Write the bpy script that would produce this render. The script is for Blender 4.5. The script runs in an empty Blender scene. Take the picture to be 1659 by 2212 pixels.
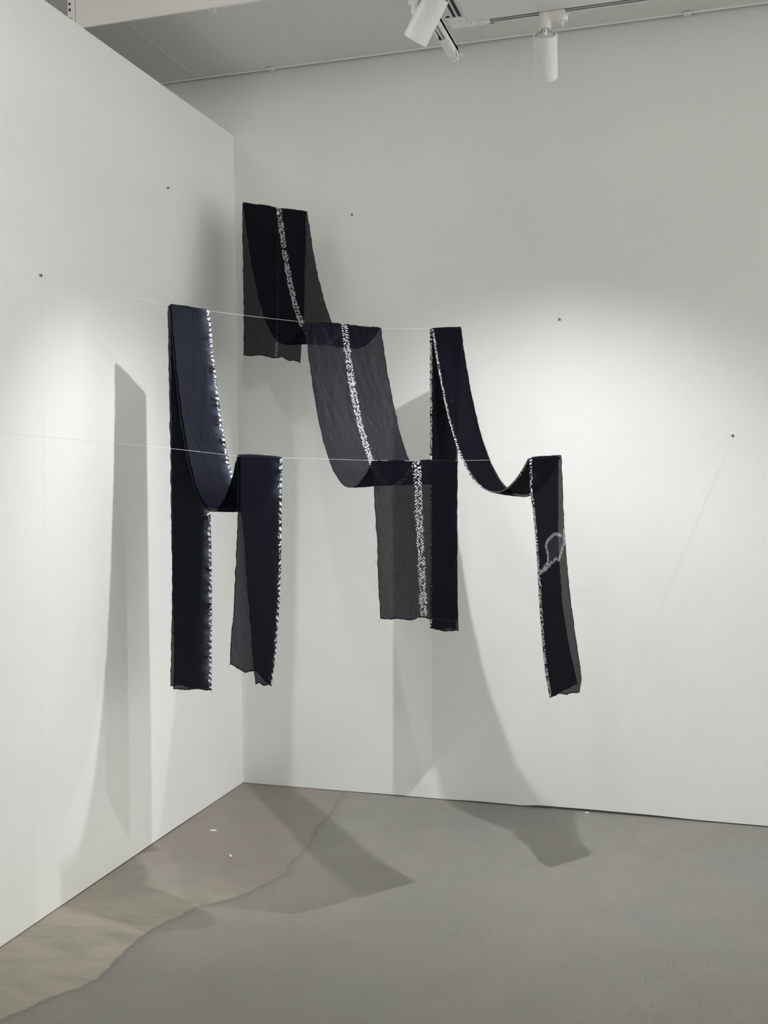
import bpy, bmesh, math, random
import numpy as np
from mathutils import Vector, Matrix, noise
random.seed(7)
S = bpy.context.scene
COL = S.collection

# ------------------------------------------------------------------ camera (calibrated from the wall edges)
W, H = 1659, 2212
CX, CY = W / 2, H / 2
_v1 = np.array([1512.6 - CX, -(1019.5 - CY), 0.0])
_v2 = np.array([-6505 - CX, -(1096 - CY), 0.0])
F = math.sqrt(-(_v1[0] * _v2[0] + _v1[1] * _v2[1]))
_v1[2] = _v2[2] = -F
AY = _v1 / np.linalg.norm(_v1)
AX = -_v2 / np.linalg.norm(_v2)
AZ = np.cross(AX, AY)
ROT = np.stack([AX, AY, AZ])


def ray(px, py):
    return ROT @ np.array([px - CX, -(py - CY), -F])


_r = ray(525, 1691)
CAM = -_r * (-1.55 / _r[2])


def onx(px, py, x=0.0):
    r = ray(px, py); return CAM + r * ((x - CAM[0]) / r[0])


def ony(px, py, y=0.0):
    r = ray(px, py); return CAM + r * ((y - CAM[1]) / r[1])


def onz(px, py, z=0.0):
    r = ray(px, py); return CAM + r * ((z - CAM[2]) / r[2])


def onplane(a, b, px, py):
    n = np.cross(b - a, [0, 0, 1.0]); r = ray(px, py)
    return CAM + r * (np.dot(a - CAM, n) / np.dot(r, n))


def camdir(x, y, z):
    v = ROT @ np.array([x, y, z], float); return v / np.linalg.norm(v)


cam = bpy.data.objects.new('camera', bpy.data.cameras.new('camera'))
COL.objects.link(cam)
cam.data.sensor_fit = 'HORIZONTAL'; cam.data.sensor_width = 36.0
cam.data.lens = 36.0 * F / W
m = Matrix.Identity(4)
for i in range(3):
    for j in range(3):
        m[i][j] = ROT[i][j]
    m[i][3] = CAM[i]
cam.matrix_world = m
S.camera = cam

# ------------------------------------------------------------------ light and exposure
S.view_settings.view_transform = 'Standard'
S.view_settings.look = 'None'
S.view_settings.gamma = 1.0
S.view_settings.use_curve_mapping = False
S.view_settings.exposure = 0.0
world = bpy.data.worlds.new('gallery_ambient'); S.world = world
world.use_nodes = True
bg = world.node_tree.nodes['Background']
bg.inputs[0].default_value = (1.0, 0.995, 0.965, 1)
bg.inputs[1].default_value = 2.35
LAMP_COL = (0.975, 0.997, 1.0)
LEFT_W, RIGHT_W = 134.0, 132.0          # the two track spots in view
TRACK_A, TRACK_B = 7.0, 34.0

DL = camdir(-.488, -.80, -.45)
DR = camdir(.13, -.725, -.68)
P_L = np.array([1.448, -1.805, 2.836])      # light source of the left spot, from the shadows it casts
P_R = np.array([1.750, -1.476, 2.808])      # and of the right one
LL, LR = P_L - DL * .036 + ROT @ np.array([-.014, -.004, 0]), P_R - DR * .036   # middle of each barrel


def spot(name, loc, d, watts, size, blend=1.0, rad=0.012, col=LAMP_COL):
    l = bpy.data.lights.new(name, 'SPOT'); l.energy = watts; l.spot_size = math.radians(size)
    l.spot_blend = blend; l.shadow_soft_size = rad; l.color = col
    o = bpy.data.objects.new(name, l); COL.objects.link(o)
    o.location = loc
    o.rotation_euler = Vector(d).to_track_quat('-Z', 'Y').to_euler()
    return o


def aim(loc, tgt):
    return np.array(tgt) - np.array(loc)


S_L = LL + DL * .040
spot('left_spot_light', S_L, aim(S_L, (0, -.88, .82)), LEFT_W, 65, 1.0, .016)
spot('right_spot_light', P_R, aim(P_R, (1.47, 0, -.40)), RIGHT_W, 104, 1.0, .016)
# further spots of the same lighting track, right of and behind the picture
spot('track_light', (3.9, -1.55, 2.85), aim((3.9, -1.55, 2.85), (3.0, 0, 1.2)), TRACK_A, 100, 1.0, 0.04)
spot('track_light', (1.44, -2.95, 2.85), aim((1.44, -2.95, 2.85), (0.0, -2.0, 1.7)), TRACK_B, 140, 1.0, 0.04)
# unseen fill light added above the partition to brighten the beam face
pl = bpy.data.lights.new('beam_fill_light', 'POINT'); pl.energy = 26.0; pl.shadow_soft_size = .25; pl.color = (1, .985, .95)
po = bpy.data.objects.new('beam_fill_light', pl); COL.objects.link(po); po.location = (-.5, -2.9, 3.85)

# ------------------------------------------------------------------ helpers
def tag(o, label=None, cat=None, group=None, kind=None):
    if label: o['label'] = label
    if cat: o['category'] = cat
    if group: o['group'] = group
    if kind: o['kind'] = kind
    return o


def link(name, me, mat, parent=None):
    o = bpy.data.objects.new(name, me); COL.objects.link(o)
    if mat:
        me.materials.append(mat)
    if parent:
        o.parent = parent
        o.matrix_parent_inverse = parent.matrix_world.inverted()
    return o


def obj(name, bm, mat, parent=None, smooth=False):
    me = bpy.data.meshes.new(name); bmesh.ops.recalc_face_normals(bm, faces=bm.faces)
    bm.to_mesh(me); bm.free()
    if smooth:
        for p in me.polygons: p.use_smooth = True
        try: me.set_sharp_from_angle(angle=math.radians(35))
        except Exception: pass
    return link(name, me, mat, parent)


def empty(name, loc):
    o = bpy.data.objects.new(name, None); COL.objects.link(o); o.location = loc
    o.empty_display_size = 0.05
    bpy.context.view_layer.update()
    return o


def box(bm, lo, hi, bev=0.0, mat=None):
    r = bmesh.ops.create_cube(bm, size=1.0)
    vs = r['verts']
    lo = Vector(lo); hi = Vector(hi)
    for v in vs:
        v.co = Vector((lo[i] + (v.co[i] + .5) * (hi[i] - lo[i]) for i in range(3)))
    if mat is not None:
        for v in vs: v.co = mat @ v.co
    if bev:
        es = list({e for v in vs for e in v.link_edges})
        bmesh.ops.bevel(bm, geom=es, offset=bev, segments=2, affect='EDGES')


def tube(bm, pts, r, seg=6, cap=True):
    pts = [Vector(p) for p in pts]
    rs = r if hasattr(r, '__len__') else [r] * len(pts)
    up = Vector((0, 0, 1)); rings = []
    for i, p in enumerate(pts):
        t = (pts[min(i + 1, len(pts) - 1)] - pts[max(i - 1, 0)]).normalized()
        a = t.cross(up)
        if a.length < 1e-3: a = t.cross(Vector((1, 0, 0)))
        a.normalize(); b = t.cross(a)
        rings.append([bm.verts.new(p + (a * math.cos(k * 2 * math.pi / seg) + b * math.sin(k * 2 * math.pi / seg)) * rs[i]) for k in range(seg)])
    for i in range(len(rings) - 1):
        for k in range(seg):
            bm.faces.new((rings[i][k], rings[i][(k + 1) % seg], rings[i + 1][(k + 1) % seg], rings[i + 1][k]))
    if cap:
        bm.faces.new(rings[0]); bm.faces.new(list(reversed(rings[-1])))


def lathe(bm, origin, axis, prof, seg=48):
    """prof: list of (distance along axis, radius); radius 0 closes to a point"""
    q = Vector(axis).normalized().to_track_quat('Z', 'Y')
    o = Vector(origin); rings = []
    for z, r in prof:
        if r <= 0:
            rings.append([bm.verts.new(o + q @ Vector((0, 0, z)))])
        else:
            rings.append([bm.verts.new(o + q @ Vector((r * math.cos(k * 2 * math.pi / seg), r * math.sin(k * 2 * math.pi / seg), z))) for k in range(seg)])
    for a, b in zip(rings, rings[1:]):
        for k in range(seg):
            k2 = (k + 1) % seg
            if len(a) == 1 and len(b) == 1: continue
            if len(a) == 1: bm.faces.new((a[0], b[k2], b[k]))
            elif len(b) == 1: bm.faces.new((a[k], a[k2], b[0]))
            else: bm.faces.new((a[k], a[k2], b[k2], b[k]))


# ------------------------------------------------------------------ materials
class NT:
    def __init__(s, name):
        s.m = bpy.data.materials.new(name); s.m.use_nodes = True
        s.t = s.m.node_tree; s.t.nodes.clear()
        s.out = s.t.nodes.new('ShaderNodeOutputMaterial')

    def n(s, typ, **kw):
        nd = s.t.nodes.new(typ)
        for k, v in kw.items(): setattr(nd, k, v)
        return nd

    def set(s, sock, v):
        if hasattr(v, 'is_output') or isinstance(v, bpy.types.NodeSocket): s.t.links.new(v, sock)
        else: sock.default_value = v

    def math(s, op, a, b=None, c=None, clamp=False):
        nd = s.n('ShaderNodeMath', operation=op, use_clamp=clamp)
        s.set(nd.inputs[0], a)
        if b is not None: s.set(nd.inputs[1], b)
        if c is not None: s.set(nd.inputs[2], c)
        return nd.outputs[0]

    def step(s, v, lo, hi):      # smoothstep
        nd = s.n('ShaderNodeMapRange', interpolation_type='SMOOTHSTEP')
        s.set(nd.inputs[0], v); s.set(nd.inputs[1], lo); s.set(nd.inputs[2], hi)
        return nd.outputs[0]

    def mapr(s, v, a, b, c, d):
        nd = s.n('ShaderNodeMapRange')
        for i, x in enumerate((v, a, b, c, d)): s.set(nd.inputs[i], x)
        return nd.outputs[0]

    def noise(s, vec, scale, detail=3, rough=0.5, dist=0.0):
        nd = s.n('ShaderNodeTexNoise')
        if vec is not None: s.t.links.new(vec, nd.inputs['Vector'])
        nd.inputs['Scale'].default_value = scale; nd.inputs['Detail'].default_value = detail
        nd.inputs['Roughness'].default_value = rough; nd.inputs['Distortion'].default_value = dist
        return nd.outputs[0]

    def mapping(s, vec, sc):
        nd = s.n('ShaderNodeMapping'); s.t.links.new(vec, nd.inputs[0]); nd.inputs['Scale'].default_value = sc
        return nd.outputs[0]

    def mix(s, f, a, b):
        nd = s.n('ShaderNodeMix', data_type='RGBA')
        s.set(nd.inputs[0], f); s.set(nd.inputs[6], a); s.set(nd.inputs[7], b)
        return nd.outputs[2]

    def bump(s, h, strength, dist):
        nd = s.n('ShaderNodeBump'); nd.inputs['Strength'].default_value = strength
        nd.inputs['Distance'].default_value = dist; s.t.links.new(h, nd.inputs['Height'])
        return nd.outputs[0]

    def bsdf(s, color, rough=0.6, normal=None, metal=0.0, spec=0.5):
        nd = s.n('ShaderNodeBsdfPrincipled')
        s.set(nd.inputs['Base Color'], color); s.set(nd.inputs['Roughness'], rough)
        nd.inputs['Metallic'].default_value = metal
        nd.inputs['Specular IOR Level'].default_value = spec
        if normal is not None: s.t.links.new(normal, nd.inputs['Normal'])
        return nd.outputs[0]

    def end(s, sh):
        s.t.links.new(sh, s.out.inputs[0]); return s.m


def rgb(r, g, b): return (r, g, b, 1.0)


def mat_paint(name, base, var=0.02, bumpd=0.0006, rough=0.75):
    k = NT(name); co = k.n('ShaderNodeTexCoord').outputs['Object']
    n1 = k.noise(co, 1.3, 4); n2 = k.noise(co, 260, 2)
    c = k.mix(k.mapr(n1, .35, .65, 0, 1), rgb(*[x * (1 - var) for x in base]), rgb(*[min(1, x * (1 + var)) for x in base]))
    return k.end(k.bsdf(c, rough, k.bump(n2, .35, bumpd), spec=.25))


def mat_plain(name, base, rough=0.5, metal=0.0, spec=.5):
    k = NT(name); co = k.n('ShaderNodeTexCoord').outputs['Object']
    n1 = k.noise(co, 40, 3)
    c = k.mix(n1, rgb(*[x * .95 for x in base]), rgb(*[min(1, x * 1.04) for x in base]))
    return k.end(k.bsdf(c, rough, metal=metal, spec=spec))


M_wall = mat_paint('white_wall_paint', (.80, .806, .790))
M_ceil = mat_paint('ceiling_paint', (.75, .75, .73))
M_beam = mat_paint('beam_face_paint', (.88, .865, .83), rough=.6)
M_panel = mat_paint('tray_panel', (.82, .82, .82), rough=.4)
M_white = mat_plain('white_powder_coat', (.90, .90, .89), .38)
M_cream = mat_plain('cream_plastic', (.90, .885, .83), .35)
M_metalw = mat_plain('pale_track_metal', (.66, .67, .69), .32, .25)
M_dark = mat_plain('black_slot', (.012, .012, .014), .6)
M_seam = mat_plain('seam_grey', (.45, .45, .44), .6)
M_hook = mat_plain('dark_steel', (.10, .095, .09), .4, .7)
M_paper = mat_plain('white_foam', (.86, .86, .84), .8)
M_lens = mat_plain('lamp_lens', (.9, .9, .88), .3)


def mat_line():
    k = NT('nylon_line'); return k.end(k.bsdf(rgb(.78, .78, .76), .35))


M_line = mat_line()

k = NT('lamp_lens_lit')
e = k.n('ShaderNodeEmission'); e.inputs[0].default_value = (1, .99, .96, 1); e.inputs[1].default_value = 6.0
M_lit = k.end(e.outputs[0])


def mat_floor():
    k = NT('concrete_floor'); co = k.n('ShaderNodeTexCoord').outputs['Object']
    big = k.noise(co, 1.1, 5, .55, .4); mid = k.noise(co, 5.5, 5, .6); fine = k.noise(co, 170, 3, .6); gr = k.noise(co, 420, 2, .7)
    base = k.mix(k.mapr(big, .38, .64, 0, 1), rgb(.300, .287, .244), rgb(.276, .266, .250))
    base = k.mix(k.mapr(mid, .35, .7, 0, .35), base, rgb(.25, .245, .222))
    base = k.mix(k.mapr(fine, .38, .66, 0, .42), base, rgb(.19, .186, .172))
    base = k.mix(k.mapr(gr, .54, .70, 0, .55), base, rgb(.50, .49, .46))
    # pits, in patches
    v = k.n('ShaderNodeTexVoronoi'); v.inputs['Scale'].default_value = 75; k.t.links.new(co, v.inputs['Vector'])
    sel = k.n('ShaderNodeSeparateColor'); k.t.links.new(v.outputs['Color'], sel.inputs[0])
    pm = k.step(v.outputs['Distance'], .27, .10)
    pm = k.math('MULTIPLY', pm, k.step(sel.outputs[0], .62, .68))
    patch = k.step(k.noise(co, 2.6, 3, .6), .46, .60)
    pm = k.math('MULTIPLY', pm, k.math('MULTIPLY', patch, .75))
    base = k.mix(pm, base, rgb(.09, .088, .08))
    v2 = k.n('ShaderNodeTexVoronoi'); v2.inputs['Scale'].default_value = 28; k.t.links.new(co, v2.inputs['Vector'])
    s2 = k.n('ShaderNodeSeparateColor'); k.t.links.new(v2.outputs['Color'], s2.inputs[0])
    wm = k.math('MULTIPLY', k.step(v2.outputs['Distance'], .11, .05), k.step(s2.outputs[1], .93, .95))
    base = k.mix(k.math('MULTIPLY', wm, .7), base, rgb(.6, .59, .56))
    # smooth stained screed along the left wall, mask from its real outline
    at = k.n('ShaderNodeAttribute', attribute_name='screed')
    d = k.math('ADD', at.outputs['Fac'], k.math('MULTIPLY', k.math('SUBTRACT', k.noise(co, 22, 4, .6), .5), .035))
    inside = k.step(d, -.004, .006)
    along = k.n('ShaderNodeSeparateXYZ'); k.t.links.new(co, along.inputs[0])
    sc = k.mix(k.mapr(k.math('ADD', along.outputs[1], k.math('MULTIPLY', mid, .5)), -1.35, -.75, 0, 1), rgb(.415, .378, .305), rgb(.285, .247, .218))
    sc = k.mix(k.mapr(k.noise(k.mapping(co, (3, 9, 3)), 1.2, 5, .6, .8), .38, .68, 0, .55), sc, rgb(.255, .238, .205))
    base = k.mix(k.math('MULTIPLY', inside, .93), base, sc)
    # dirty rim of the screed
    rim = k.math('MULTIPLY', k.step(d, -.030, -.003), k.step(d, .009, -.001))
    base = k.mix(k.math('MULTIPLY', rim, .42), base, rgb(.14, .13, .112))
    halo = k.math('MULTIPLY', k.step(d, -.12, -.01), k.math('SUBTRACT', 1.0, inside))
    base = k.mix(k.math('MULTIPLY', halo, .14), base, rgb(.19, .17, .145))
    rough = k.mapr(mid, .3, .7, .42, .6)
    h = k.math('ADD', k.math('MULTIPLY', fine, k.math('SUBTRACT', 1.0, k.math('MULTIPLY', inside, .8))), k.math('MULTIPLY', pm, -2.0))
    return k.end(k.bsdf(base, rough, k.bump(h, .35, .0008), spec=.35))


def mat_cloth(name, mode):
    """sheer indigo silk; UV: x = metres from the dyed stripe, y = metres along the cloth"""
    k = NT(name); uv = k.n('ShaderNodeUVMap', uv_map='UV').outputs[0]
    sp = k.n('ShaderNodeSeparateXYZ'); k.t.links.new(uv, sp.inputs[0])
    u, v = sp.outputs[0], sp.outputs[1]
    au = k.math('ABSOLUTE', u)
    ed = k.n('ShaderNodeAttribute', attribute_name='edge').outputs['Fac']     # metres to nearest long edge
    n_lo = k.noise(uv, 9, 3); n_mid = k.noise(uv, 34, 3); n_hi = k.noise(uv, 120, 2)
    sgn = k.math('SIGN', u)
    if mode == 'halo':
        per, slope, wmin, wmax = .021, .45, .009, .020
    elif mode == 'fold':
        per, slope, wmin, wmax = .0105, 1.1, .0095, .016
    else:
        per, slope, wmin, wmax = .0100, .95, .0100, .0185
    vs = k.n('ShaderNodeCombineXYZ'); k.t.links.new(v, vs.inputs[1])
    lean = k.mapr(k.noise(vs.outputs[0], 5.5, 1), .47, .53, -1, 1)          # stitches lean up, then down
    jit = k.math('MULTIPLY', k.math('SUBTRACT', k.noise(uv, 55, 2), .5), .012)
    ph = k.math('ADD', k.math('ADD', v, k.math('MULTIPLY', k.math('MULTIPLY', au, slope), lean)), jit)
    ph = k.math('ADD', ph, k.math('MULTIPLY', sgn, .0022))
    fr = k.math('FRACT', k.math('DIVIDE', k.math('ADD', ph, 10.0), per))
    tri = k.math('ABSOLUTE', k.math('SUBTRACT', fr, .5))              # 0 middle of a stitch
    dn = k.mapr(k.noise(uv, 190, 2), .3, .7, -.12, .12)
    dash = k.step(k.math('ADD', tri, dn), .33, .16) if mode != 'halo' else k.step(k.math('ADD', tri, dn), .40, .14)
    wid = k.mapr(k.noise(vs.outputs[0], 26, 3, .7), .36, .64, wmin, wmax)
    wid = k.math('ADD', wid, k.mapr(k.noise(uv, 240, 1), .3, .7, -.004, .003))
    if mode == 'centre': wid = k.math('MULTIPLY', wid, k.mapr(v, .50, .70, .38, 1))
    band = k.step(k.math('SUBTRACT', au, wid), .0022, -.0018)
    gate = k.step(k.noise(uv, 105, 1), .40, .50)
    core = k.math('SUBTRACT', 1.0, k.math('MULTIPLY', k.step(au, .0026, .0008), k.step(k.noise(uv, 60, 1), .42, .52)))
    mark = k.math('MULTIPLY', k.math('MULTIPLY', dash, band), gate)
    if mode == 'centre': mark = k.math('MULTIPLY', mark, core)
    blot = k.step(k.noise(k.mapping(uv, (1.0, 1.3, 1)), 7.5, 5, .68), .60, .80)
    sh = k.math('MULTIPLY', k.step(au, .070, .010), blot)
    if mode == 'halo':
        soft = k.math('MULTIPLY', k.math('POWER', k.step(au, .085, .0), 3.0), k.mapr(k.noise(k.mapping(uv, (.5, 2.0, 1)), 9, 5, .72), .42, .72, .0, .5))
        soft = k.math('MULTIPLY', soft, k.mapr(v, 2.70, 2.85, 1, .12))
    else:
        mark = k.math('MAXIMUM', mark, k.math('MULTIPLY', sh, .085))
    ring = k.n('ShaderNodeAttribute', attribute_name='ring').outputs['Fac']
    rm = k.math('MULTIPLY', k.math('POWER', k.step(ring, .010, .0), 1.2), k.mapr(n_hi, .3, .65, .30, .95))
    mark = k.math('MAXIMUM', mark, k.math('MULTIPLY', rm, .55))
    inr = k.n('ShaderNodeAttribute', attribute_name='pool').outputs['Fac']
    # threads and dye
    weave = k.noise(k.mapping(uv, (1, .035, 1)), 900, 2, .6); weft = k.noise(k.mapping(uv, (.05, 1, 1)), 700, 2, .6)
    rot = k.n('ShaderNodeMapping'); k.t.links.new(uv, rot.inputs[0]); rot.inputs['Rotation'].default_value = (0, 0, .16); rot.inputs['Scale'].default_value = (1, .13, 1)
    crease = k.noise(rot.outputs[0], 48, 4, .6, .35)
    rot2 = k.n('ShaderNodeMapping'); k.t.links.new(uv, rot2.inputs[0]); rot2.inputs['Rotation'].default_value = (0, 0, -.75); rot2.inputs['Scale'].default_value = (1, .22, 1)
    crease2 = k.noise(rot2.outputs[0], 22, 4, .6, .5)
    c1 = k.step(k.math('ABSOLUTE', k.math('SUBTRACT', crease, .5)), .022, .0)
    c2 = k.math('MULTIPLY', k.step(k.math('ABSOLUTE', k.math('SUBTRACT', crease2, .5)), .016, .0), k.step(n_lo, .50, .62))
    crm = k.math('MAXIMUM', k.math('MULTIPLY', c1, .55), c2)
    crease = k.math('ADD', crease, k.math('MULTIPLY', crease2, .8))
    dye = k.mix(k.mapr(n_lo, .35, .7, 0, 1), rgb(.0010, .0010, .0024), rgb(.0028, .0030, .0080))
    dye = k.mix(k.mapr(weft, .35, .7, 0, .5), dye, rgb(.0044, .0047, .0090))
    if mode == 'halo':
        dye = k.mix(.5, dye, rgb(.0068, .0076, .0145))  # lighter base colour stands in for the strong spotlight on this cloth
    dye = k.mix(k.math('MULTIPLY', inr, .35), dye, rgb(.05, .055, .095))
    if mode == 'halo': dye = k.mix(soft, dye, rgb(.40, .44, .60))
    c = k.mix(mark, dye, rgb(.80, .81, .82))
    T = k.mapr(weave, .3, .7, .062, .106) if mode != 'halo' else k.mapr(weave, .3, .7, .055, .10)
    T = k.math('MULTIPLY', T, k.math('SUBTRACT', 1.0, k.math('MULTIPLY', crm, .42)))
    T = k.math('MULTIPLY', T, k.math('SUBTRACT', 1.0, k.math('MULTIPLY', k.step(ed, .0048, .0022), .9)))
    T = k.math('MULTIPLY', T, k.math('SUBTRACT', 1.0, k.math('MULTIPLY', mark, .7)))
    nrm = k.bump(k.math('ADD', k.math('MULTIPLY', crease, 1.0), k.math('MULTIPLY', weave, .08)), .35, .006)
    d = k.n('ShaderNodeBsdfDiffuse'); k.set(d.inputs[0], c); k.t.links.new(nrm, d.inputs['Normal'])
    tl = k.n('ShaderNodeBsdfTranslucent'); k.set(tl.inputs[0], c)
    a1 = k.n('ShaderNodeMixShader'); a1.inputs[0].default_value = .18
    k.t.links.new(d.outputs[0], a1.inputs[1]); k.t.links.new(tl.outputs[0], a1.inputs[2])
    g = k.n('ShaderNodeBsdfGlossy'); g.inputs[0].default_value = (.8, .85, 1, 1); g.inputs['Roughness'].default_value = .55
    k.t.links.new(nrm, g.inputs['Normal'])
    a2 = k.n('ShaderNodeMixShader'); a2.inputs[0].default_value = .006
    k.t.links.new(a1.outputs[0], a2.inputs[1]); k.t.links.new(g.outputs[0], a2.inputs[2])
    tr = k.n('ShaderNodeBsdfTransparent')
    a3 = k.n('ShaderNodeMixShader'); k.set(a3.inputs[0], T)
    k.t.links.new(a2.outputs[0], a3.inputs[1]); k.t.links.new(tr.outputs[0], a3.inputs[2])
    return k.end(a3.outputs[0])


M_floor = mat_floor()
M_c1 = mat_cloth('sheer_indigo_silk', 'centre')
M_c2 = mat_cloth('indigo_silk_soft_dye', 'halo')
M_c3 = mat_cloth('indigo_silk_fold_dye', 'fold')
M_hem = mat_plain('indigo_thread', (.010, .010, .016), .9, spec=.1)

# ------------------------------------------------------------------ room
H_PART, H_SOF, H_CEIL = 3.232, 3.527, 4.3


def struct(name, bm, mat, smooth=False):
    o = obj(name, bm, mat, None, smooth); o['kind'] = 'structure'; return o


# floor with the outline of the stained screed as a distance attribute
rim_px = [(737, 1715), (728, 1728), (722, 1745), (712, 1760), (700, 1771), (684, 1786), (675, 1805), (670, 1820), (662, 1830), (646, 1847), (633, 1856), (624, 1868),
          (620, 1880), (616, 1887), (596, 1899), (570, 1910), (540, 1926), (506, 1940), (462, 1951), (422, 1961), (392, 1977), (363, 1990),
          (330, 2007), (304, 2024), (276, 2049), (253, 2070), (232, 2094), (207, 2117), (172, 2133), (139, 2144), (100, 2158), (67, 2174),
          (32, 2191), (0, 2203), (-60, 2232)]
rim = [onz(*p)[:2] for p in rim_px]
rim = [np.array([rim[0][0] + .01, .12])] + rim + [rim[-1] + np.array([-.05, -.25]), np.array([.12, -3.4])]
poly = np.array(rim + [np.array([-.2, -3.4]), np.array([-.2, .12])])
RA = np.array(rim)


def seg_dist(P, A):
    best = np.full(len(P), 1e9)
    for a, b in zip(A[:-1], A[1:]):
        ab = b - a; t = np.clip(((P - a) @ ab) / (ab @ ab), 0, 1)
        best = np.minimum(best, np.linalg.norm(P - (a + t[:, None] * ab), axis=1))
    return best


def in_poly(P, Q):
    ins = np.zeros(len(P), bool)
    for a, b in zip(Q, np.roll(Q, -1, 0)):
        c = ((a[1] > P[:, 1]) != (b[1] > P[:, 1]))
        with np.errstate(divide='ignore', invalid='ignore'):
            xi = (b[0] - a[0]) * (P[:, 1] - a[1]) / (b[1] - a[1]) + a[0]
        ins ^= c & (P[:, 0] < xi)
    return ins


xs = np.concatenate([[-3, -1], np.arange(-.1, 2.2, .012), np.arange(2.3, 3, .2), [5, 8]])
ys = np.concatenate([[-9, -6, -4], np.arange(-3.0, .13, .012), [.3]])
G = np.array([(x, y, 0.0) for y in ys for x in xs])
nx = len(xs)
faces = [(j * nx + i, j * nx + i + 1, (j + 1) * nx + i + 1, (j + 1) * nx + i) for j in range(len(ys) - 1) for i in range(nx - 1)]
me = bpy.data.meshes.new('floor'); me.from_pydata([tuple(g) for g in G], [], faces)
sd = seg_dist(G[:, :2], RA); sd = np.where(in_poly(G[:, :2], poly), sd, -sd)
at = me.attributes.new('screed', 'FLOAT', 'POINT'); at.data.foreach_set('value', sd.astype(np.float32))
fl = link('floor', me, M_floor); fl['kind'] = 'structure'


def wall_prism(name, prof, axis, a, b, mat):
    """prof: outline in (along, z); extruded between a and b on the other axis"""
    bm = bmesh.new(); ring = []
    for c in (a, b):
        ring.append([bm.verts.new((c, p[0], p[1]) if axis == 'x' else (p[0], c, p[1])) for p in prof])
    n = len(prof)
    bm.faces.new(ring[0]); bm.faces.new(ring[1][::-1])
    for i in range(n): bm.faces.new((ring[0][i], ring[0][(i + 1) % n], ring[1][(i + 1) % n], ring[1][i]))
    return struct(name, bm, mat)


gap = [(-3, .003), (0, .002), (.5, .0025), (.78, .004), (1.05, .003), (1.2, .007), (1.42, .005), (1.5, .012), (1.72, .013), (2.0, .011), (2.2, .006), (2.5, .005), (3.2, .004), (8, .004)]
wall_prism('wall_back', gap + [(8, H_CEIL), (-3, H_CEIL)], 'y', 0.0, .14, M_wall)
gapl = [(-9, .004), (-2.0, .003), (-1.4, .004), (-.7, .005), (-.5, .003), (0, .002)]
wall_prism('wall_left', gapl + [(0, H_PART), (-9, H_PART)], 'x', -.13, 0.0, M_wall)
wall_prism('wall_blocker_left', [(-9, 0), (.14, 0), (.14, H_CEIL), (-9, H_CEIL)], 'x', -3.1, -3.0, M_wall)  # unseen wall, added to close off world light above the partition
wall_prism('wall_blocker_behind', [(-3, 0), (8, 0), (8, H_CEIL), (-3, H_CEIL)], 'y', -9.1, -9.0, M_wall)  # unseen wall, added so less world light reaches the back wall
bm = bmesh.new(); box(bm, (-3, -9, H_CEIL), (8, .14, H_CEIL + .1)); struct('ceiling', bm, M_ceil)
# lowered soffit along the back wall
SX0 = ony(167, 50, -.70)[0]
bm = bmesh.new()
box(bm, (SX0, -.70, H_SOF), (8, -.012, H_SOF + .02)); 
struct('ceiling_soffit', bm, M_ceil)['kind'] = 'structure'
bm = bmesh.new(); box(bm, (SX0, -.714, H_SOF - .003), (8, -.700, H_CEIL), .002); struct('trim_1', bm, M_beam)
# panel joints running front to back in the soffit
bm = bmesh.new()
for px, py in ((275, 50), (395, 35), (520, 20), (650, 10), (760, 2), (900, 60), (1090, 70), (1300, 50), (1500, 25)):
    x = onz(px, py, H_SOF)[0]
    box(bm, (x - .0015, -.699, H_SOF - .0009), (x + .0015, -.012, H_SOF + .001))
struct('trim_2', bm, M_ceil)
# pale edge bead at the back of the soffit, standing just off the wall
bm = bmesh.new()
box(bm, (SX0, -.032, H_SOF - .006), (8, -.027, H_SOF + .001), .001)
struct('trim_3', bm, M_white)
# steel batten at the open end of the beam
bm = bmesh.new()
box(bm, (SX0 - .035, -.722, H_SOF - .02), (SX0 - .003, -.700, H_CEIL), .002)
bat = struct('trim_4', bm, M_beam)
bm = bmesh.new()
for z in (3.56, 3.60, 3.625, 3.66, 3.70): box(bm, (SX0 - .026, -.7245, z), (SX0 - .018, -.7215, z + .011))
o = obj('slot', bm, M_dark, bat)

# ------------------------------------------------------------------ wires, screws
A1, B1 = onx(361, 406), ony(761, 464)
A2, B2 = onx(86, 595), ony(1209, 690)
A3, B3 = np.array([0, -2.55, 1.71]), ony(1583, 941)
w1 = lambda x, y: onplane(A1, B1, x, y)
w2 = lambda x, y: onplane(A2, B2, x, y)


def w3(x, y):
    # the lowest line is drawn out of a straight run by the weight of the three cloths
    return onplane(np.array([0, np.interp(x, [0, 612, 800, 990, 1138, 1583], [-2.55, -2.55, -2.86, -2.86, -3.15, -3.15]), 1.71]), B3, x, y)


OFFW, OFFL = np.array([0, -.005, 0]), np.array([.005, 0, 0])      # the line is tied to the screw head, off the wall


def wire(name, A, B, pts, label):
    P = [A + OFFL] + pts + [B + OFFW]
    out = []
    for a, b in zip(P[:-1], P[1:]):
        n = max(2, int(np.linalg.norm(b - a) / .05))
        out += [a + (b - a) * i / n for i in range(n)]
    out.append(P[-1])
    bm = bmesh.new(); tube(bm, out, .00038, 6)
    o = obj(name, bm, M_line, None, True); tag(o, label, 'line'); return o


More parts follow.
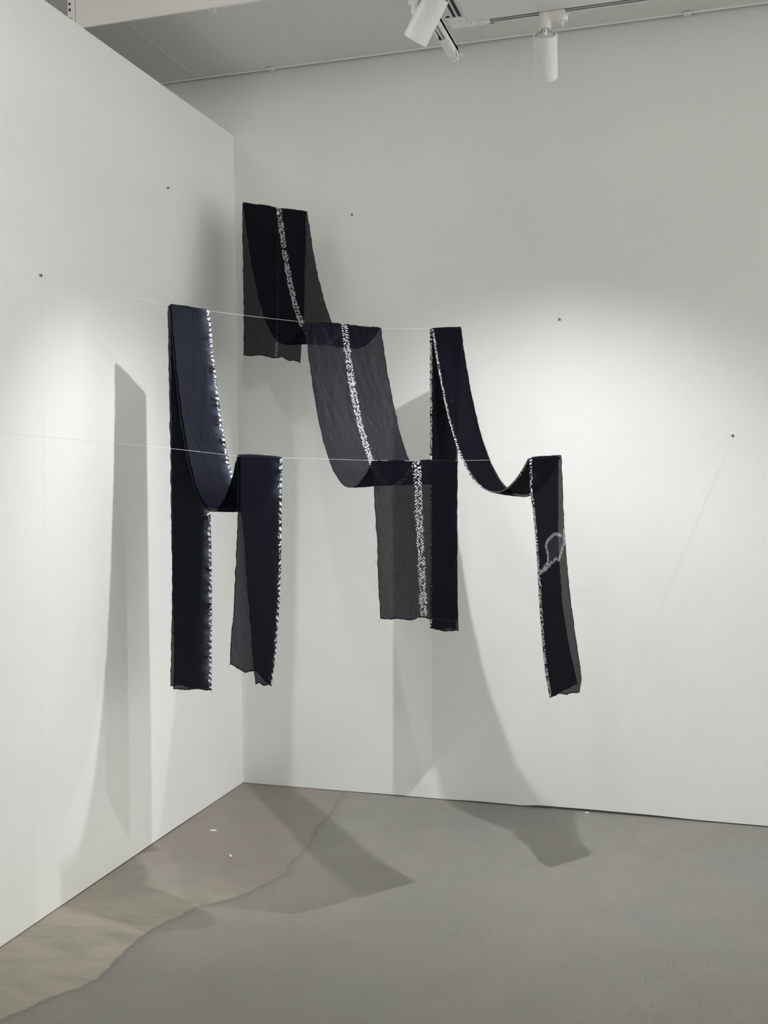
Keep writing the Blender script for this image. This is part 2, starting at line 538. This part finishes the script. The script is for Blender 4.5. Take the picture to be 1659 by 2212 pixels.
wire('nylon_line', A1, B1, [w1(524.5, 438.5), w1(600, 450), w1(662, 458)], 'topmost and shortest thin nylon line across the corner, holding the highest cloth')
wire('nylon_line', A2, B2, [w2(262, 636), w2(362, 659), w2(453, 672), w2(550, 684), w2(657, 696), w2(740, 704), w2(822, 709), w2(929, 711), w2(996, 710), w2(1080, 703)],
     'middle thin nylon line across the corner, passing over three cloths')
wire('nylon_line', A3, B3, [w3(0, 935), w3(250, 957), w3(370, 969), w3(513, 985), w3(610, 989), w3(803, 994.5), w3(897, 996), w3(988, 995.5), w3(1140, 991), w3(1210, 986), w3(1455, 958)],
     'lowest and longest thin nylon line, in front of the cloths from left wall to right')


def screw(P, d, label):
    """P on the wall, d out of the wall"""
    e = empty('screw_hook', P); tag(e, label, 'screw', 'screws holding the nylon lines')
    bm = bmesh.new()
    lathe(bm, P, d, [(-.004, 0), (-.004, .0022), (.005, .0022), (.0055, .0046), (.007, .0050), (.008, .0040), (.0081, 0)], 20)
    obj('shank', bm, M_hook, e, True)
    bm = bmesh.new()
    lathe(bm, P, d, [(.0002, 0), (.0002, .0052), (.0018, .0045), (.002, 0)], 20)
    obj('plug', bm, M_seam, e, True)
    bm = bmesh.new()
    dv = Vector(d); a = Vector((0, 0, 1)); b = dv.cross(a); c0 = Vector(P) + dv * .004
    tube(bm, [c0 + dv * (.0012 * math.sin(i * 1.3)) + (a * math.cos(i * .5) + b * math.sin(i * .5)) * .0030 for i in range(26)], .0006, 5)
    obj('knot', bm, M_line, e, True)
    return e


screw(A1, (1, 0, 0), 'small dark screw highest on the left wall, above the folded cloth')
screw(A2, (1, 0, 0), 'small dark screw on the left wall near the picture edge, loose thread below')
screw(B1, (0, -1, 0), 'small dark screw on the back wall to the right of the highest cloth')
screw(B2, (0, -1, 0), 'small dark screw on the back wall, up and right of the rightmost cloth')
screw(B3, (0, -1, 0), 'tiny dark screw at the far right of the back wall, end of the lowest line')


# ------------------------------------------------------------------ cloths
def catenary(P, Q, lowz, n):
    P = np.asarray(P, float); Q = np.asarray(Q, float)
    d = np.hypot(*(Q - P)[:2])
    f_ = lambda a: a * math.acosh(1 + (P[2] - lowz) / a) + a * math.acosh(1 + (Q[2] - lowz) / a)
    lo, hi = 1e-5, 50.0
    for _ in range(120):
        mm = math.sqrt(lo * hi)
        if f_(mm) > d: hi = mm
        else: lo = mm
    a = lo; x1 = a * math.acosh(1 + (P[2] - lowz) / a); x2 = a * math.acosh(1 + (Q[2] - lowz) / a)
    s = np.linspace(-a * math.sinh(x1 / a), a * math.sinh(x2 / a), n)
    x = a * np.arcsinh(s / a); t = (x + x1) / d
    return np.stack([P[0] + (Q[0] - P[0]) * t, P[1] + (Q[1] - P[1]) * t, lowz + a * (np.cosh(x / a) - 1)], 1)


def pline(pts, n, smooth=True):
    pts = np.array(pts, float)
    L = np.concatenate([[0], np.cumsum(np.linalg.norm(np.diff(pts, axis=0), axis=1))])
    t = np.linspace(0, L[-1], n)
    out = np.stack([np.interp(t, L, pts[:, i]) for i in range(3)], 1)
    if smooth:
        for _ in range(3):
            out[1:-1] = (out[:-2] + 2 * out[1:-1] + out[2:]) / 4
    return out


def wall_n(A, B):
    """horizontal unit normal of a line's plane, to the camera side"""
    n = np.cross(B - A, [0, 0, 1.0]); n /= np.linalg.norm(n)
    return n if np.dot(CAM - A, n) > 0 else -n


def build_cloth(name, rails, mat, label, seed, amp, ncol, hems=(), ring=None, off=None, holdz=(), threads=()):
    """rails: list of 2 or 3 arrays (rows x 3). 2 = flat width; 3 = folded: free edge, fold, free edge."""
    R = np.stack(rails)          # k, rows, 3
    nr = R.shape[1]; folded = len(rails) == 3
    K = R[1] if folded else (R[0] + R[1]) / 2
    V = np.concatenate([[0], np.cumsum(np.linalg.norm(np.diff(K, axis=0), axis=1))])
    along = np.gradient(K, axis=0); along /= np.linalg.norm(along, axis=1)[:, None] + 1e-9
    across = (R[1] - R[0]); wid = np.linalg.norm(across, axis=1); across = across / wid[:, None]
    nrm = np.cross(along, across); nrm /= np.linalg.norm(nrm, axis=1)[:, None] + 1e-9
    for _ in range(4): nrm[1:-1] = (nrm[:-2] + nrm[1:-1] * 2 + nrm[2:]) / 4
    nrm /= np.linalg.norm(nrm, axis=1)[:, None]
    tt = np.linspace(0, 1, ncol)
    verts = []; uvs = []; edge = []
    hz = [np.array(h) for h in holdz]
    for i in range(nr):
        hold = 1.0
        for h in hz: hold = min(hold, min(1.0, .25 + abs(V[i] - h) / .16))
        ei = min(1.0, min(i, nr - 1 - i) / 12.0)
        for t in tt:
            v = V[i]
            if folded:
                if t <= .5:
                    q = t / .5; p = R[0][i] * (1 - q) + R[1][i] * q; sg = 1; u = -(1 - q) * .18
                else:
                    q = (t - .5) / .5; p = R[1][i] * (1 - q) + R[2][i] * q; sg = -1; u = q * .18
                a = abs(u) / .18
                gapo = .0045 * (1 - math.exp(-a * 7)) * sg
                e_ = .18 - abs(u)
            else:
                p = R[0][i] * (1 - t) + R[1][i] * t; u = t * .36 - .18; gapo = 0; e_ = .18 - abs(u)
            # long soft folds plus fine creases, both stronger away from the line
            f1 = noise.noise(Vector((u * 13 + seed, v * 1.9, seed * 1.7))) * 1.0
            f2 = noise.noise(Vector((u * 42 + v * 9, v * 7 - u * 12, seed * 3.1))) * .38
            f3 = (1 - abs(noise.noise(Vector((u * 30 - v * 6, v * 5 + 11, seed))))) ** 6 * .35
            disp = (f1 + f2 + f3) * amp * hold
            if folded: disp *= .55
            p = p + nrm[i] * (gapo + disp)
            # frayed, slightly wandering selvedge
            if not folded and e_ < .012 or folded and e_ < .012:
                w_ = noise.noise(Vector((v * 38, seed * 5 + (u > 0) * 9, 0))) * .0026 + noise.noise(Vector((v * 160, seed, 3))) * .0013
                dirn = across[i] * (1 if (u > 0) != folded or not folded and u > 0 else -1)
                p = p + across[i] * w_ * (1 - e_ / .012) * ei
            o_ = off(v, V[-1]) if off else 0.0
            verts.append(p); uvs.append((u - o_, v)); edge.append(e_)
    # ragged hem at both ends
    for row, sgn in ((0, -1), (nr - 1, 1)):
        for j in range(ncol):
            t = tt[j]
            w_ = noise.noise(Vector((t * 5, seed + row, 4))) * .020 + noise.noise(Vector((t * 30, seed, 8))) * .0025
            for r2 in range(6):
                rr = row - sgn * r2
                verts[rr * ncol + j] = verts[rr * ncol + j] + along[row] * sgn * w_ * (1 - r2 / 6)
    me = bpy.data.meshes.new(name)
    fc = [(i * ncol + j, i * ncol + j + 1, (i + 1) * ncol + j + 1, (i + 1) * ncol + j) for i in range(nr - 1) for j in range(ncol - 1)]
    me.from_pydata([tuple(v) for v in verts], [], fc)
    uvl = me.uv_layers.new(name='UV')
    li = np.zeros(len(me.loops), np.int32); me.loops.foreach_get('vertex_index', li)
    uvl.data.foreach_set('uv', np.array(uvs, np.float32)[li].ravel())
    for nm, dat in (('edge', edge), ('ring', None), ('pool', None)):
        a = me.attributes.new(nm, 'FLOAT', 'POINT')
        if nm == 'ring': dat = np.full(len(verts), 9.0)
        if nm == 'pool': dat = np.zeros(len(verts))
        if ring is not None and nm in ('ring', 'pool'):
            v0, lines, pool = ring
            P = np.array([(abs(x[0]), x[1] - v0) for x in uvs])
            jit = np.array([noise.noise(Vector((x[0] * 90, x[1] * 90, 2))) * .006 for x in P])
            if nm == 'ring':
                for L in lines: dat = np.minimum(dat, seg_dist(P, np.array(L)))
                dat = np.abs(dat + jit)
            else:
                dat = in_poly(P, np.array(pool)).astype(float)
        a.data.foreach_set('value', np.array(dat, np.float32))
    for p in me.polygons: p.use_smooth = True
    body = link(name, me, mat); tag(body, label, 'cloth', 'dyed cloths hung over the lines')
    # rolled hems along the two cut ends
    for row in hems:
        pts = [verts[row % nr * ncol + j] for j in range(ncol)]
        rs = [.0016 + .0011 * (noise.noise(Vector((j * .25, seed, row))) + .5) for j in range(ncol)]
        bm = bmesh.new(); tube(bm, pts, rs, 6); obj('hem', bm, M_hem, body, True)
    rng = random.Random(seed)
    for fr, ln, side in threads:       # loose yarn ends
        j = 0 if side < 0 else ncol - 1
        if side == 0: p0 = Vector(verts[(nr - 1) * ncol + int(fr * (ncol - 1))])
        elif side == 2: p0 = Vector(verts[int(fr * (ncol - 1))])
        else: p0 = Vector(verts[int(fr * (nr - 1)) * ncol + j])
        dx = Vector(across[-1]) * (side if abs(side) == 1 else rng.uniform(-.6, .6))
        pts = [p0]
        for q in range(6):
            dx = (dx + Vector((rng.uniform(-.4, .4), rng.uniform(-.4, .4), -.35))).normalized()
            pts.append(pts[-1] + dx * ln / 6)
        bm = bmesh.new(); tube(bm, pts, .0004, 4); obj('loose_thread', bm, M_hem, body, True)
    return body


def over(a, b):
    """short turn over the line between two hanging sections"""
    m_ = (a + b) / 2 + np.array([0, 0, .0022])
    return np.array([a * .75 + m_ * .25 + np.array([0, 0, .0010]), m_, b * .75 + m_ * .25 + np.array([0, 0, .0010])])


def lowz_for(P, Q, ypix):
    lo, hi = Q[2] - .8, Q[2] - 1e-4
    for _ in range(40):
        mm = (lo + hi) / 2; c = catenary(P, Q, mm, 60)
        cc = (c - CAM) @ ROT
        if (CY + F * cc[:, 1] / cc[:, 2]).max() > ypix: lo = mm
        else: hi = mm
    return mm


N1, N2, N3 = wall_n(A1, B1), wall_n(A2, B2), wall_n(A3, B3)
dd = .004
DR_ = .0042   # row step


def tail(wf, n, side, px, rows):
    return pline([wf(*p) + n * dd * side for p in px], rows)


def plane3(y):
    return lambda px, py: onplane(np.array([0, y, 1.71]), B3, px, py)


w3l, w3m, w3r = plane3(-2.55), plane3(-2.86), plane3(-3.15)

# ---- cloth one: full width, dyed down its middle, over all three lines
rows_bt, rows_s1, rows_s2, rows_ft = 160, 270, 245, 160
L = tail(w1, N1, -1, [(527, 763), (526.5, 700), (525.6, 615), (524.5, 520), (524.5, 438.5)], rows_bt)
Rr = tail(w1, N1, -1, [(648.5, 784), (653, 742), (658, 678), (658.5, 602), (661, 520), (662, 458)], rows_bt)
a, b = w1(524.5, 438.5) + N1 * dd, w2(657, 696.5) - N2 * dd
s1L = catenary(a, b, lowz_for(a, b, 743), rows_s1)
a, b = w1(662, 458) + N1 * dd, w2(822, 709) - N2 * dd
s1R = catenary(a, b, lowz_for(a, b, 752), rows_s1)
a, b = w2(657, 696.5) + N2 * dd, w3m(803, 995) - N3 * dd
s2L = catenary(a, b, lowz_for(a, b, 1053), rows_s2)
a, b = w2(822, 709) + N2 * dd, w3m(988, 996) - N3 * dd
s2R = catenary(a, b, lowz_for(a, b, 1045), rows_s2)
fL = tail(w3m, N3, 1, [(803, 995), (807.6, 1051), (809, 1103), (814, 1184), (817, 1266), (821, 1337)], rows_ft)
fR = tail(w3m, N3, 1, [(988, 996), (987, 1100), (987.5, 1230), (988, 1339)], rows_ft)
railL = np.concatenate([L, over(L[-1], s1L[0]), s1L, over(s1L[-1], s2L[0]), s2L, over(s2L[-1], fL[0]), fL])
railR = np.concatenate([Rr, over(Rr[-1], s1R[0]), s1R, over(s1R[-1], s2R[0]), s2R, over(s2R[-1], fR[0]), fR])


def off1(v, tot):
    return float(np.interp(v, [0, .6, 1.72, tot - .62, tot], [.022, .021, .001, 0, .017]))


build_cloth('hanging_cloth', [railL, railR], M_c1,
            'wide sheer indigo cloth stepping down over all three lines, white stitched stripe down its middle', 3.3, .0065, 100,
            hems=(0, -1), off=off1, holdz=(.61, 1.70, 2.68),
            threads=((.93, .03, -1), (.955, .022, -1), (.985, .02, -1), (.03, .015, 2), (.0, .02, 0), (.4, .012, 0)))

# ---- cloth two: folded lengthwise, soft white dye on the right fold
rb, rs_, rf = 400, 290, 250
F1 = tail(w2, N2, -1, [(375.5, 1488), (377, 1400), (374.5, 1250), (373.5, 1100), (372, 970), (371, 830), (370, 740), (368, 660)], rb)
F2 = tail(w2, N2, -1, [(368, 1482), (370, 1390), (372, 1240), (369, 1100), (368, 970), (364.5, 800), (362.5, 700), (362, 658)], rb)
Kk = tail(w2, N2, -1, [(459, 1489), (459.5, 1300), (458.5, 1180), (456.5, 1100), (455, 900), (453, 672)], rb)
a, b = w2(368, 660) + N2 * dd, w3l(514, 985.5) - N3 * dd
sF1 = catenary(a, b, lowz_for(a, b, 1101), rs_)
a, b = w2(365, 659) + N2 * dd, w3l(512.5, 985) - N3 * dd
sF2 = catenary(a, b, lowz_for(a, b, 1103), rs_)
a, b = w2(453, 672) + N2 * dd, w3l(610, 989) - N3 * dd
sK = catenary(a, b, lowz_for(a, b, 1103), rs_)
tF1 = tail(w3l, N3, 1, [(517, 986), (518, 1104), (525.5, 1163), (530, 1242), (536, 1317), (542.5, 1400), (549, 1478)], rf)
tF2 = tail(w3l, N3, 1, [(512.5, 985), (514, 1104), (510.5, 1186), (505, 1321), (498, 1385), (497, 1434)], rf)
tK = tail(w3l, N3, 1, [(610, 989), (609, 1050), (608, 1140), (606.5, 1231), (603.5, 1299), (597.5, 1389), (592, 1440), (587, 1474)], rf)
r1 = np.concatenate([F1, over(F1[-1], sF1[0]), sF1, over(sF1[-1], tF1[0]), tF1])
r2 = np.concatenate([Kk, over(Kk[-1], sK[0]), sK, over(sK[-1], tK[0]), tK])
r3 = np.concatenate([F2, over(F2[-1], sF2[0]), sF2, over(sF2[-1], tF2[0]), tF2])
build_cloth('hanging_cloth', [r1, r2, r3], M_c2,
            'folded indigo cloth at far left, bright blurred white marks on its right edge', 8.1, .004, 90,
            hems=(-1, 0), holdz=(1.60, 2.76), threads=((.5, .012, 2), (.1, .016, 2), (1.0, .015, 0)))

# ---- cloth three: folded lengthwise, stitched white marks on the left fold
rb, rs_, rf = 310, 265, 260
F1 = tail(w2, N2, -1, [(990, 1357), (988, 1280), (988, 1114), (988.5, 995), (992, 850), (996, 709)], rb)
F2 = tail(w2, N2, -1, [(986.5, 1361), (985, 1280), (985.5, 1114), (987, 995), (991, 850), (995, 709)], rb)
Kk = tail(w2, N2, -1, [(929, 1357), (929, 1250), (929, 1000), (929, 850), (929, 711)], rb)
a, b = w2(996, 709) + N2 * dd, w3r(1210, 986) - N3 * dd
sF1 = catenary(a, b, lowz_for(a, b, 1071), rs_)
a, b = w2(994, 709) + N2 * dd, w3r(1208, 986) - N3 * dd
sF2 = catenary(a, b, lowz_for(a, b, 1070), rs_)
a, b = w2(931, 711) + N2 * dd, w3r(1141, 991) - N3 * dd
sK = catenary(a, b, lowz_for(a, b, 1063), rs_)
tF1 = tail(w3r, N3, 1, [(1207, 986), (1207, 1117), (1207, 1190), (1214, 1301), (1228, 1392), (1243, 1458), (1247, 1476)], rf)
tF2 = tail(w3r, N3, 1, [(1210, 986), (1212, 1036), (1215, 1128), (1219, 1183), (1227, 1274), (1239, 1366), (1251, 1445), (1253, 1470), (1248, 1491)], rf)
tK = tail(w3r, N3, 1, [(1141, 991), (1143, 1065), (1148.5, 1096), (1153.7, 1156), (1157.7, 1209), (1161.6, 1288), (1168, 1379), (1176, 1458), (1185, 1507)], rf)
r1 = np.concatenate([F1, over(F1[-1], sF1[0]), sF1, over(sF1[-1], tF1[0]), tF1])
r2 = np.concatenate([Kk, over(Kk[-1], sK[0]), sK, over(sK[-1], tK[0]), tK])
r3 = np.concatenate([F2, over(F2[-1], sF2[0]), sF2, over(sF2[-1], tF2[0]), tF2])
vK = np.cumsum(np.linalg.norm(np.diff(r2, axis=0), axis=1))
v0 = vK[len(Kk) + 3 + len(sK) + 2]
ring_a = [(.014, .422), (.04, .405), (.063, .385), (.066, .355), (.055, .325), (.073, .303), (.117, .285), (.155, .293)]
ring_b = [(.014, .424), (.06, .405), (.085, .390), (.115, .378), (.133, .384), (.155, .345), (.172, .324), (.175, .27)]
build_cloth('hanging_cloth', [r1, r2, r3], M_c3,
            'folded indigo cloth at right, white stitched left edge, pale ring on its tail', 12.7, .004, 100,
            hems=(-1, 0), ring=(v0, [ring_a, ring_b], ring_a + ring_b[::-1]), holdz=(1.25, 2.3), threads=((.2, .035, 2), (.02, .01, 0)))

# ------------------------------------------------------------------ loose threads and litter
def thread(name, pts, label, r=.0003):
    P = pline(pts, 160); bm = bmesh.new(); tube(bm, P, r, 5)
    o = obj(name, bm, M_line, None, True); return tag(o, label, 'thread')


e0 = A2 + OFFL
g = onz(67, 2004)
fp = [onz(*p) + np.array([0, 0, .001]) for p in ((67, 2006), (71, 2018), (82, 2028), (98, 2034), (112, 2032), (128, 2024), (145, 2019), (160, 2021), (172, 2030), (187, 2045))]
thread('loose_thread', [e0, e0 + np.array([0.0, 0.0, -.6]), np.array([.012, e0[1] - .02, 1.0]), np.array([.010, g[1], .10]), np.array([.012, g[1] + .003, .01])] + fp,
       'fine pale thread hanging down the left wall from its screw and curling on the floor')
e1 = B2 + OFFW
fp = [np.array([B2[0] - .03, -.03, .0012]), np.array([B2[0] + .02, -.034, .0012]), np.array([B2[0] + .07, -.03, .0012]), np.array([B2[0] + .13, -.05, .0012])]
thread('loose_thread', [e1, e1 + np.array([-.01, 0, -.8]), np.array([B2[0] - .04, -.014, .8]), np.array([B2[0] - .035, -.014, .02])] + fp,
       'fine pale thread hanging down the back wall, ending on the floor by the gap', .00022)


def bit(px, py, L_, w_, ang, bend, label):
    c = onz(px, py); bm = bmesh.new()
    c = c + np.array([0, 0, .0042])
    pts = []
    for i in range(9):
        s = (i / 8 - .5) * L_
        th = ang + bend * (i / 8 - .5)
        pts.append(Vector(c) + Vector((math.cos(th) * s, math.sin(th) * s, 0)))
    tube(bm, pts, [w_ * (.8 if i in (0, 8) else 1) for i in range(9)], 10)
    o = obj('foam_scrap', bm, M_paper, None, True); return tag(o, label, 'scrap', 'white scraps on the floor')


bit(461, 1796, .026, .0040, .35, .1, 'small straight white scrap on the floor near the corner, further from the camera')
bit(497, 1851, .020, .0040, -.75, 1.2, 'small bent white scrap on the floor near the left wall, closer to the camera')
bit(1268, 1757.5, .018, .0030, .0, .0, 'tiny white scrap on the floor against the back wall at right')

# ------------------------------------------------------------------ lighting track and tray
ZT = 2.95
cor = onz(984, 59, ZT); inn = onz(1010, 43, ZT)
X0, Y0 = cor[0], cor[1]          # outer corner, far left
TW, TX = .047, .036              # widths of the side rail and of the rail along the back
# tray: a thing with rails, corner plate, panel
tray = empty('lighting_tray', (X0 + 1.6, Y0 - 1.2, ZT))
tag(tray, 'suspended white ceiling tray with black slotted track round its edge, top right', 'light tray')
XE, YE = X0 + 3.4, Y0 - 2.6
bm = bmesh.new(); box(bm, (X0 + TW, YE, ZT - .006), (XE, Y0 - TX - .003, ZT + .03), .002)
obj('panel', bm, M_panel, tray)


def rail(x0, y0, x1, y1, name, ax):
    bm = bmesh.new()
    if ax == 'x':    # runs along X, outer side at y0 (far)
        y = y0
        for a_, b_ in ((0, .006), (.015, .0195), (.0285, TX)):
            box(bm, (x0, y - b_, ZT - .002), (x1, y - a_, ZT + .034), .0008)
        box(bm, (x0, y - TX, ZT + .022), (x1, y, ZT + .034))
        box(bm, (x0 - .012, y, ZT + .002), (x1, y + .014, ZT + .005))
    else:
        x = x0
        for a_, b_ in ((0, .009), (.019, .025), (.036, TW)):
            box(bm, (x + a_, y0, ZT - .002), (x + b_, y1, ZT + .034), .0008)
        box(bm, (x, y0, ZT + .022), (x + TW, y1, ZT + .034))
        box(bm, (x - .014, y0, ZT + .002), (x, y1, ZT + .005))
    r = obj(name, bm, M_metalw, tray)
    bm = bmesh.new()
    if ax == 'x':
        for a_, b_ in ((.006, .015), (.0195, .0285)): box(bm, (x0, y0 - b_, ZT + .001), (x1, y0 - a_, ZT + .0225))
    else:
        for a_, b_ in ((.009, .019), (.025, .036)): box(bm, (x0 + a_, y0, ZT + .001), (x0 + b_, y1, ZT + .0225))
    obj('slot', bm, M_dark, r)
    return r


rail(X0 + .11, Y0, XE, Y0, 'track_rail', 'x')
rail(X0, YE, X0, Y0 - .07, 'track_rail', 'y')
bm = bmesh.new()
box(bm, (X0, Y0 - TX, ZT - .003), (X0 + .075, Y0, ZT + .030), .0012)
box(bm, (X0, Y0 - .072, ZT - .003), (X0 + TW - .001, Y0 - TX + .001, ZT + .030), .0012)
box(bm, (X0 + .075, Y0 - TX + .003, ZT - .0045), (X0 + .112, Y0 - .002, ZT + .028), .0012)
box(bm, (X0 - .014, Y0 - .08, ZT + .002), (X0 + .12, Y0 + .014, ZT + .005))
cp = obj('corner_connector', bm, M_white, tray)
for x_, y_ in ((X0 + .026, Y0 - .045), (X0 + .055, Y0 - .026)):
    bm = bmesh.new(); lathe(bm, (x_, y_, ZT - .003), (0, 0, -1), [(0, 0), (.0, .003), (.0008, .003), (.0008, 0)], 14); obj('screw_head', bm, M_seam, cp, True)
for sx, sy in ((X0 + .5, YE + .4), (XE - .4, YE + .4), (XE - .4, Y0 - .4), (X0 + .55, Y0 - .75)):
    bm = bmesh.new(); tube(bm, [(sx, sy, ZT + .03), (sx, sy, H_CEIL)], .002, 8); obj('suspension_cable', bm, M_metalw, tray, True)

# separate single track to the left, which carries the left spotlight
BX = onz(964, 87, ZT)[0]
BYE = onz(984, 112, ZT)[1]
trk = empty('track_rail', (BX, BYE - 1.2, ZT)); tag(trk, 'narrow white track beside the tray corner, its clamped end poking over the back wall', 'track')
bm = bmesh.new(); bw = .016
for a_, b_ in ((-bw, -.009), (-.0025, .0025), (.009, bw)): box(bm, (BX + a_, BYE - 2.6, ZT - .018), (BX + b_, BYE, ZT + .012), .0008)
box(bm, (BX - bw, BYE - 2.6, ZT + .0), (BX + bw, BYE, ZT + .014))
obj('rail', bm, M_white, trk)
bm = bmesh.new(); box(bm, (BX - .015, BYE - .15, ZT - .020), (BX + .015, BYE + .002, ZT + .014), .002)
ec = obj('end_feed', bm, M_white, trk)
bm = bmesh.new(); box(bm, (BX - .010, BYE - .165, ZT - .0195), (BX - .001, BYE - .150, ZT - .012)); obj('slot', bm, M_dark, trk)
bm = bmesh.new(); box(bm, (BX - .014, BYE - .001, ZT - .016), (BX - .002, BYE + .048, ZT + .006), .002)
box(bm, (BX + .003, BYE - .001, ZT - .018), (BX + .011, BYE + .036, ZT + .004), .002)
box(bm, (BX - .018, BYE + .006, ZT - .010), (BX + .020, BYE + .014, ZT - .002), .001); obj('clamp', bm, M_white, ec)
bm = bmesh.new(); lathe(bm, (BX + .012, BYE + .018, ZT - .004), (1, 0, 0), [(0, 0), (0, .004), (.010, .004), (.010, .007), (.014, .007), (.014, 0)], 18); obj('knob', bm, M_white, ec, True)
bm = bmesh.new(); tube(bm, [Vector((BX + .0165, BYE - .014 + .019 * math.cos(i * .42), ZT - .004 + .017 * math.sin(i * .42))) for i in range(13)], .0009, 6); obj('cable_loop', bm, M_dark, ec, True)
for sy in (BYE - .9, BYE - 2.3):
    bm = bmesh.new(); tube(bm, [(BX, sy, ZT + .012), (BX, sy, H_CEIL)], .002, 8); obj('suspension_cable', bm, M_metalw, trk, True)


def lamp(name, c, d, topz, anchor, ax, label, R_=.0365, LEN=.132):
    """c: middle of the barrel, d: aim, anchor: point on the rail the adapter clips to"""
    c = np.array(c); d = np.array(d) / np.linalg.norm(d)
    t = c - d * LEN / 2
    e = empty(name, Vector(anchor)); tag(e, label, 'spotlight')
    bm = bmesh.new()
    lathe(bm, t, d, [(.012, R_ - .0065), (0, R_ - .0055), (-.0005, R_ - .003), (0.001, R_), (.034, R_), (.0345, R_ - .0007), (.0355, R_ - .0007), (.036, R_),
                     (LEN - .001, R_), (LEN, R_ - .001), (LEN, R_ - .003), (LEN - .012, R_ - .003), (LEN - .046, R_ - .006)], 64)
    barrel = obj('barrel', bm, M_white, e, True)
    bm = bmesh.new(); lathe(bm, t, d, [(.0125, 0), (.0125, R_ - .0068), (.010, R_ - .0068), (.010, 0)], 40); obj('gap_shade_disc', bm, M_dark, barrel, True)  # black disc, puts the shade in the rim gap into colour
    bm = bmesh.new()
    lathe(bm, t, d, [(.012, 0), (.012, R_ - .0100), (.003, R_ - .0100), (.0015, R_ - .0112), (.0015, 0)], 48)
    obj('back_cap', bm, M_white, barrel, True)
    bm = bmesh.new()
    lathe(bm, t, d, [(LEN - .044, 0), (LEN - .0435, R_ - .0075), (LEN - .0455, R_ - .0075), (LEN - .0455, 0)], 40)
    obj('lens', bm, M_lit, barrel, True)
    # stem: short rod then knuckle to the adapter
    a = np.array(anchor)
    body_bot = a + np.array([0, 0, -.048])
    p0 = t + d * .004
    bm = bmesh.new(); mid = body_bot + np.array([0, 0, -.006])
    tube(bm, [body_bot + np.array([0, 0, .01]), p0], .0072, 20)
    st = obj('stem', bm, M_white, e, True)
    bm = bmesh.new(); vd = Vector(CAM - mid).normalized(); vd.z = 0; vd.normalize()
    lathe(bm, Vector(mid) + vd * .0055, vd, [(0, 0), (0, .0017), (.0022, .0017), (.0022, 0)], 12); obj('pivot_screw', bm, M_dark, st, True)
    # adapter: upright boss plus arm along the track with locking knob
    bm = bmesh.new()
    lathe(bm, a + np.array([0, 0, .004]), (0, 0, -1), [(0, 0), (0, .0165), (.018, .0185), (.046, .0185), (.052, .017), (.052, .0105), (.046, .0100), (.046, 0)], 36)
    M_ = Matrix.Translation(Vector(a)) @ Matrix.Rotation(0 if ax == 'x' else -math.pi / 2, 4, 'Z')
    box(bm, (-.017, -.0165, -.022), (.062, .0165, .004), .004, M_)
    ad = obj('adapter', bm, M_cream, e, True)
    bm = bmesh.new(); kp = M_ @ Vector((.052, 0, -.018))
    lathe(bm, kp, (0, 0, -1), [(0, 0), (0, .0175), (.007, .0175), (.011, .0155), (.011, 0)], 32); kn = obj('lock_dial', bm, M_cream, ad, True)
    bm = bmesh.new(); box(bm, (.050, -.013, -.042), (.054, .013, -.028), .0015, M_); obj('dial_grip', bm, M_cream, kn)
    bm = bmesh.new(); kp = M_ @ Vector((.062, .004, -.008)); lathe(bm, kp, M_.to_3x3() @ Vector((1, 0, 0)), [(0, 0), (0, .004), (.006, .005), (.008, .003), (.008, 0)], 16); obj('release_tab', bm, M_cream, ad, True)
    return e


anc = onz(1181, 38, ZT); anc = np.array([anc[0], Y0 - TX / 2, ZT - .004])
lamp('track_spotlight', LR, DR, ZT, anc, 'x', 'white cylindrical track spotlight at right, hanging nearly upright from the tray edge')
lamp('track_spotlight', LL, DL, ZT, np.array([BX, LL[1] + .02, ZT - .018]), 'y', 'white cylindrical track spotlight at left, tilted down and left, cut by the top edge')


def clip(P, label):
    e = empty('cable_clip', P); tag(e, label, 'clip', 'small clips under the lowered ceiling')
    P = Vector(P)
    bm = bmesh.new(); box(bm, P + Vector((-.016, -.018, -.004)), P + Vector((.016, .014, 0)), .001); pl = obj('plate', bm, M_white, e)
    bm = bmesh.new(); lathe(bm, P + Vector((0, -.004, -.004)), (0, 0, -1), [(0, 0), (0, .004), (.002, .003), (.002, 0)], 14); obj('screw_head', bm, M_seam, e, True)


clip(ony(585, 151, -.034) * np.array([1, 1, 0]) + np.array([0, 0, H_SOF - .006]), 'small pale clip on the ceiling edge above the highest cloth')
clip(ony(1485, 32, -.034) * np.array([1, 1, 0]) + np.array([0, 0, H_SOF - .006]), 'small pale clip on the ceiling edge, right of the upright spotlight')
clip(np.array([ony(457, 20, -.69)[0], -.68, H_SOF]), 'small pale clip at the front edge of the beam, top left')
